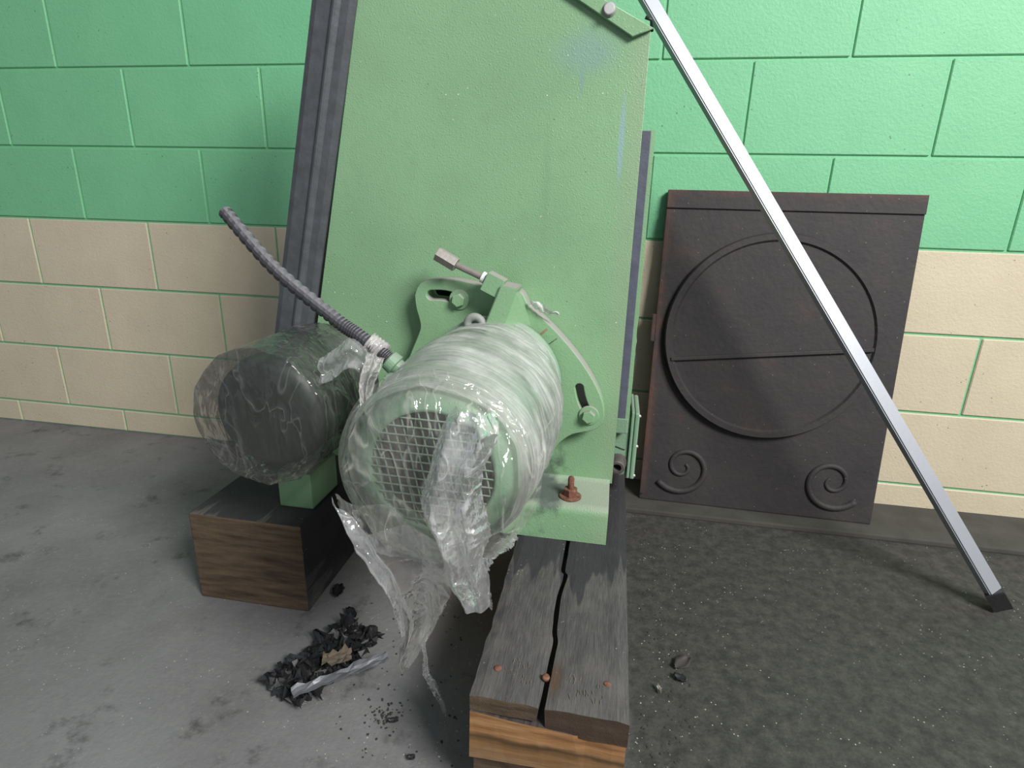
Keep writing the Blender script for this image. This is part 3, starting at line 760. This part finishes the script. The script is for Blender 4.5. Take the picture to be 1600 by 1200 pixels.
# film on the second motor
film2 = thing('stretch_film', (m2x, 1.1, 0.42), 'cloudy plastic film round the second motor at the left edge', 'plastic film')
P = []
for j in range(70):
    v = j/69; row = []
    for i in range(140):
        u = 2*math.pi*i/140; cu, su = math.cos(u), math.sin(u)
        y = 1.30 - 0.27*min(1, v/0.75); r = 0.146 if v < 0.75 else 0.146*(1-((v-0.75)/0.25)**1.5)+0.001
        if v > 0.75: y -= 0.012*math.sin((v-0.75)/0.25*math.pi/2)
        p = (m2x+cu*r, y, m2z+su*r)
        r += (0.012*(0.5-crum(p, 14, 1)) + 0.006*(0.5-crum(p, 36, 2)))*(r/0.146)
        row.append((m2x+cu*r, y - 0.008*(0.5-crum(p, 22, 4)), m2z+su*r))
    P.append(row)
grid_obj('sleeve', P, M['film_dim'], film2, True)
# loose scrap of film caught on the sector plate rim
sc = thing('film_scrap', at(850, 490, 1, 1.262), 'small shiny scrap of film caught on the curved plate rim', 'scrap')
def scrap_sheet():
    L = catmull([at(826, 474, 1, 1.262), at(836, 482, 1, 1.262), at(850, 490, 1, 1.262), at(875, 491, 1, 1.262)], 8); R_ = catmull([at(829, 468, 1, 1.258), at(845, 474, 1, 1.25), at(860, 484, 1, 1.25), at(875, 488, 1, 1.256)], 8)
    P = []
    for j, (l, r) in enumerate(zip(L, R_)):
        P.append([l.lerp(r, k/7) + Vector((0, -0.004*math.sin(k*1.1+j*.4) - 0.002, 0.0015*math.sin(j*1.3))) for k in range(8)])
    return P
grid_obj('scrap_sheet', scrap_sheet(), M['film_tie'], sc)

# ================================================================== RUSTY IRON PLATE
ip = bpy.data.objects.new('iron_plate', None); COL.objects.link(ip)
ip.location = (0.146, 1.845, 0.019); lean = math.atan2(0.125, 1.02)
ip.rotation_euler = (-lean, 0, math.radians(-1.0)); ip.empty_display_size = 0.05
props(ip, 'dark rusty cast iron plate with raised disc and scrolls, leaning on the wall', 'iron plate')
PWID, PHEI = 0.74, 1.03
def iron(name, bm_or_me, smooth=False):
    o = obj(name, bm_or_me, M['iron'], None, smooth); o.parent = ip; return o
iron('plate', box(0, PWID, 0, 0.02, 0, PHEI, bev=0.004))
b = bm_new(); add_box(b, 0, PWID, -0.006, 0, PHEI-0.055, PHEI, bev=0.002); iron('top_border', b)
b = bm_new(); add_box(b, -0.0, 0.012, -0.005, 0, 0.02, PHEI-0.06, bev=0.002); iron('side_border', b)
CX_, CZ_, CR_ = 0.355, 0.585, 0.325
iron('disc', lathe([(0, CR_), (0.018, CR_), (0.026, CR_-0.004), (0.026, CR_-0.022), (0.019, CR_-0.028), (0.019, 0)], (CX_, 0.0, CZ_), (0, -1, 0), 96, True, False))
b = bm_new(); add_box(b, -0.30, 0.30, -0.030, -0.018, -0.006, 0.006, bev=0.002)
bmesh.ops.rotate(b, verts=b.verts, cent=(0, 0, 0), matrix=Matrix.Rotation(-0.12, 3, 'Y')); bmesh.ops.translate(b, verts=b.verts, vec=(CX_, 0, CZ_-0.05)); iron('cross_bar', b)
for sgn in (1, -1):
    pts = []
    for i in range(70):
        a = i/69*1.55*2*math.pi; r = 0.012 + 0.085*(i/69)**1.3
        pts.append((PWID/2 + sgn*(-PWID/2 + 0.135 - r*math.cos(a + 2.2)), 0.001, 0.13 + r*math.sin(a + 2.2)))
    iron('scroll', tube(pts, lambda i: 0.006 + 0.006*(i/69), 10), True)
iron('side_tab', box(-0.012, 0.0, -0.004, 0.016, 0.55, 0.64, bev=0.002))

# ================================================================== ALUMINIUM BAR
A, B = at(1014, 0, 1, 1.735), at(1079, 112, 1, 1.70)
dv = (B - A); tb_ = (0.0 - A.z)/dv.z; bot = A + dv*tb_; tt = (2.35 - A.z)/dv.z; top = A + dv*tt
bot.y = 1.47; top.y = 1.93
ab_ = thing('aluminium_bar', bot, 'silver aluminium bar leaning diagonally against the green wall', 'bar')
b = bm_new(); d = (top-bot).normalized(); side = Vector((d.z, 0, -d.x)).normalized(); fw = d.cross(side)
if fw.y > 0: fw = -fw
tw = 0.42; side, fw = side*math.cos(tw) - fw*math.sin(tw), fw*math.cos(tw) + side*math.sin(tw)
secs = [(-0.019, -0.012), (0.019, -0.012), (0.019, 0.012), (-0.019, 0.012)]
r0 = [b.verts.new(bot + side*s_ + fw*f_ + Vector((0, 0, 0.016))) for s_, f_ in secs]; r1_ = [b.verts.new(top + side*s_ + fw*f_) for s_, f_ in secs]
b.faces.new(r0); b.faces.new(r1_[::-1])
for i in range(4): b.faces.new((r0[i], r0[(i+1) % 4], r1_[(i+1) % 4], r1_[i]))
bmesh.ops.bevel(b, geom=list(b.edges), offset=0.003, segments=2, affect='EDGES')
obj('rail', b, M['alu'], ab_)
b = bm_new()
for s_ in (-0.009, 0.009):
    prism(bot + side*s_ + fw*0.0128 + d*0.1, top + side*s_ + fw*0.0128 - d*0.05, 0.0011, 6, b=b)
obj('rail_groove', b, simple('alu_groove', (0.3, 0.31, 0.34), 0.5, 0.5), ab_)
obj('end_cap', prism(bot - d*0.0 + Vector((0, 0, 0.016)), bot + d*0.05 + Vector((0, 0, 0.016)), 0.03, 4, 0.003, 0.78), M['black'], ab_)

# ================================================================== LITTER ON THE FLOOR
def leaf(name, px, py, l, wd, ang, mat, label, cat, lift=0.004, group=None, curl=0.012, ragged=0.0, nl=8, nw=4):
    p = at(px, py, 2, 0.003); b = bm_new(); rows = []
    for j in range(nl+1):
        t = j/nl
        if ragged: wj = wd*(0.75 + 0.45*noise.noise((j*0.45, px, 2)))
        else: wj = wd*math.sin(math.pi*(0.12+0.76*t))*(1+0.35*noise.noise((j*0.9, px, 0)))
        rows.append([b.verts.new((l*(t-0.5) + ragged*0.4*noise.noise((k*1.3, j*.6, px)), wj*(k/nw-0.5) + ragged*0.5*noise.noise((j*.8, k*.9, 5)), max(0.0005, lift + curl*(k/nw-0.5)**2*2 + curl*0.8*(t-0.5)**2 + 0.003*noise.noise((j*.7, k*.9, py)) + ragged*abs(noise.noise((j*(.62 if nl < 30 else .26), k*(.77 if nl < 30 else .30), py)))))) for k in range(nw+1)])
    for A, B in zip(rows, rows[1:]):
        for k in range(nw): b.faces.new((A[k], A[k+1], B[k+1], B[k]))
    r = bmesh.ops.extrude_face_region(b, geom=list(b.faces)); 
    bmesh.ops.translate(b, verts=[v for v in r['geom'] if isinstance(v, bmesh.types.BMVert)], vec=(0, 0, 0.0012))
    o = obj(name, b, mat, None, not ragged); o.location = (p.x, p.y, 0.0); o.rotation_euler[2] = ang
    return props(o, label, cat, group)
foil = simple('grey_foil', (0.17, 0.17, 0.19), 0.45, 0.2, var=0.3)
paper = simple('brown_paper', (0.15, 0.115, 0.085), 0.8, var=0.4)
leaf('black_scrap', 529, 925, 0.05, 0.03, 1.9, M['black'], 'black curled scrap on the floor left of the beam, farthest from camera', 'scrap')
leaf('black_scrap', 549, 960, 0.045, 0.022, -0.7, M['black'], 'black scrap with pale flecks on the bare concrete below the film tail', 'scrap')
leaf('black_sheet', 512, 1035, 0.24, 0.16, 1.2, M['black'], 'crumpled black plastic sheet at the left edge of the floor', 'plastic sheet', curl=0.015, lift=0.002, ragged=0.045, nl=40, nw=26)
leaf('foil_strip', 536, 1078, 0.20, 0.034, 0.72, foil, 'grey foil strip lying across the black sheet at left', 'foil strip', lift=0.040, curl=0.006, ragged=0.012, nl=14, nw=4)
leaf('paper_scrap', 528, 1052, 0.06, 0.05, 0.4, paper, 'torn brown paper scrap beside the grey foil strip', 'scrap', lift=0.040, curl=0.01, ragged=0.014, nl=8, nw=6)
leaf('black_scrap', 614, 1129, 0.022, 0.010, 0.2, M['black'], 'small black sliver on the floor in front of the film tail', 'scrap')
leaf('black_scrap', 643, 1187, 0.014, 0.012, 0.2, M['black'], 'tiny black flake on the floor at the bottom of the view', 'scrap')
leaf('dry_leaf', 1066, 1038, 0.05, 0.03, 0.9, simple('dead_leaf', (0.05, 0.042, 0.042), 0.7), 'dark dry leaf on the floor right of the beam', 'leaf')
leaf('black_scrap', 1062, 1062, 0.03, 0.018, -0.5, M['black'], 'black flake beside the dry leaf right of the beam', 'scrap')
leaf('pale_chip', 1029, 1079, 0.022, 0.007, 1.9, simple('pale_chip', (0.30, 0.29, 0.25), 0.8), 'pale wood chip on the dark floor right of the beam', 'chip')
def crumbs(name, spots, mat, label, r0, r1, flat=0.5):
    b = bm_new()
    for (x, y, z) in spots:
        r = random.uniform(r0, r1); mt = Matrix.Translation((x, y, z + r*flat*0.5)) @ Matrix.Rotation(random.uniform(0, 6.28), 4, 'Z') @ Matrix.Diagonal((r*random.uniform(.7, 1.6), r, r*flat, 1))
        bmesh.ops.create_icosphere(b, subdivisions=1, radius=1, matrix=mt)
    o = obj(name, b, mat); props(o, label, 'grit', None, 'stuff'); return o
spots = []
for _ in range(150):
    x, y = random.uniform(1000, 1080), random.uniform(830, 1198); p = at(x, y, 2, 0); spots.append((p.x, p.y, 0))
for _ in range(80):
    x, y = random.uniform(525, 725), random.uniform(930, 1198); p = at(x, y, 2, 0); spots.append((p.x, p.y, 0))
for _ in range(90):
    x, y = random.gauss(598, 18), random.gauss(1118, 12); p = at(x, y, 2, 0); spots.append((p.x, p.y, 0))
crumbs('floor_grit', spots, simple('dark_grit', (0.035, 0.033, 0.03), 0.9), 'dark grit and crumbs scattered over the concrete floor', 0.0008, 0.003)
spots = []
for _ in range(60):
    x, y = random.uniform(990, 1080), random.uniform(850, 1198); p = at(x, y, 2, 0); spots.append((p.x, p.y, 0))
for _ in range(40):
    x, y = random.uniform(525, 720), random.uniform(950, 1198); p = at(x, y, 2, 0); spots.append((p.x, p.y, 0))
crumbs('pale_grit', spots, simple('pale_grit', (0.42, 0.41, 0.37), 0.9), 'pale chips of grit scattered over the concrete floor', 0.0006, 0.0018)
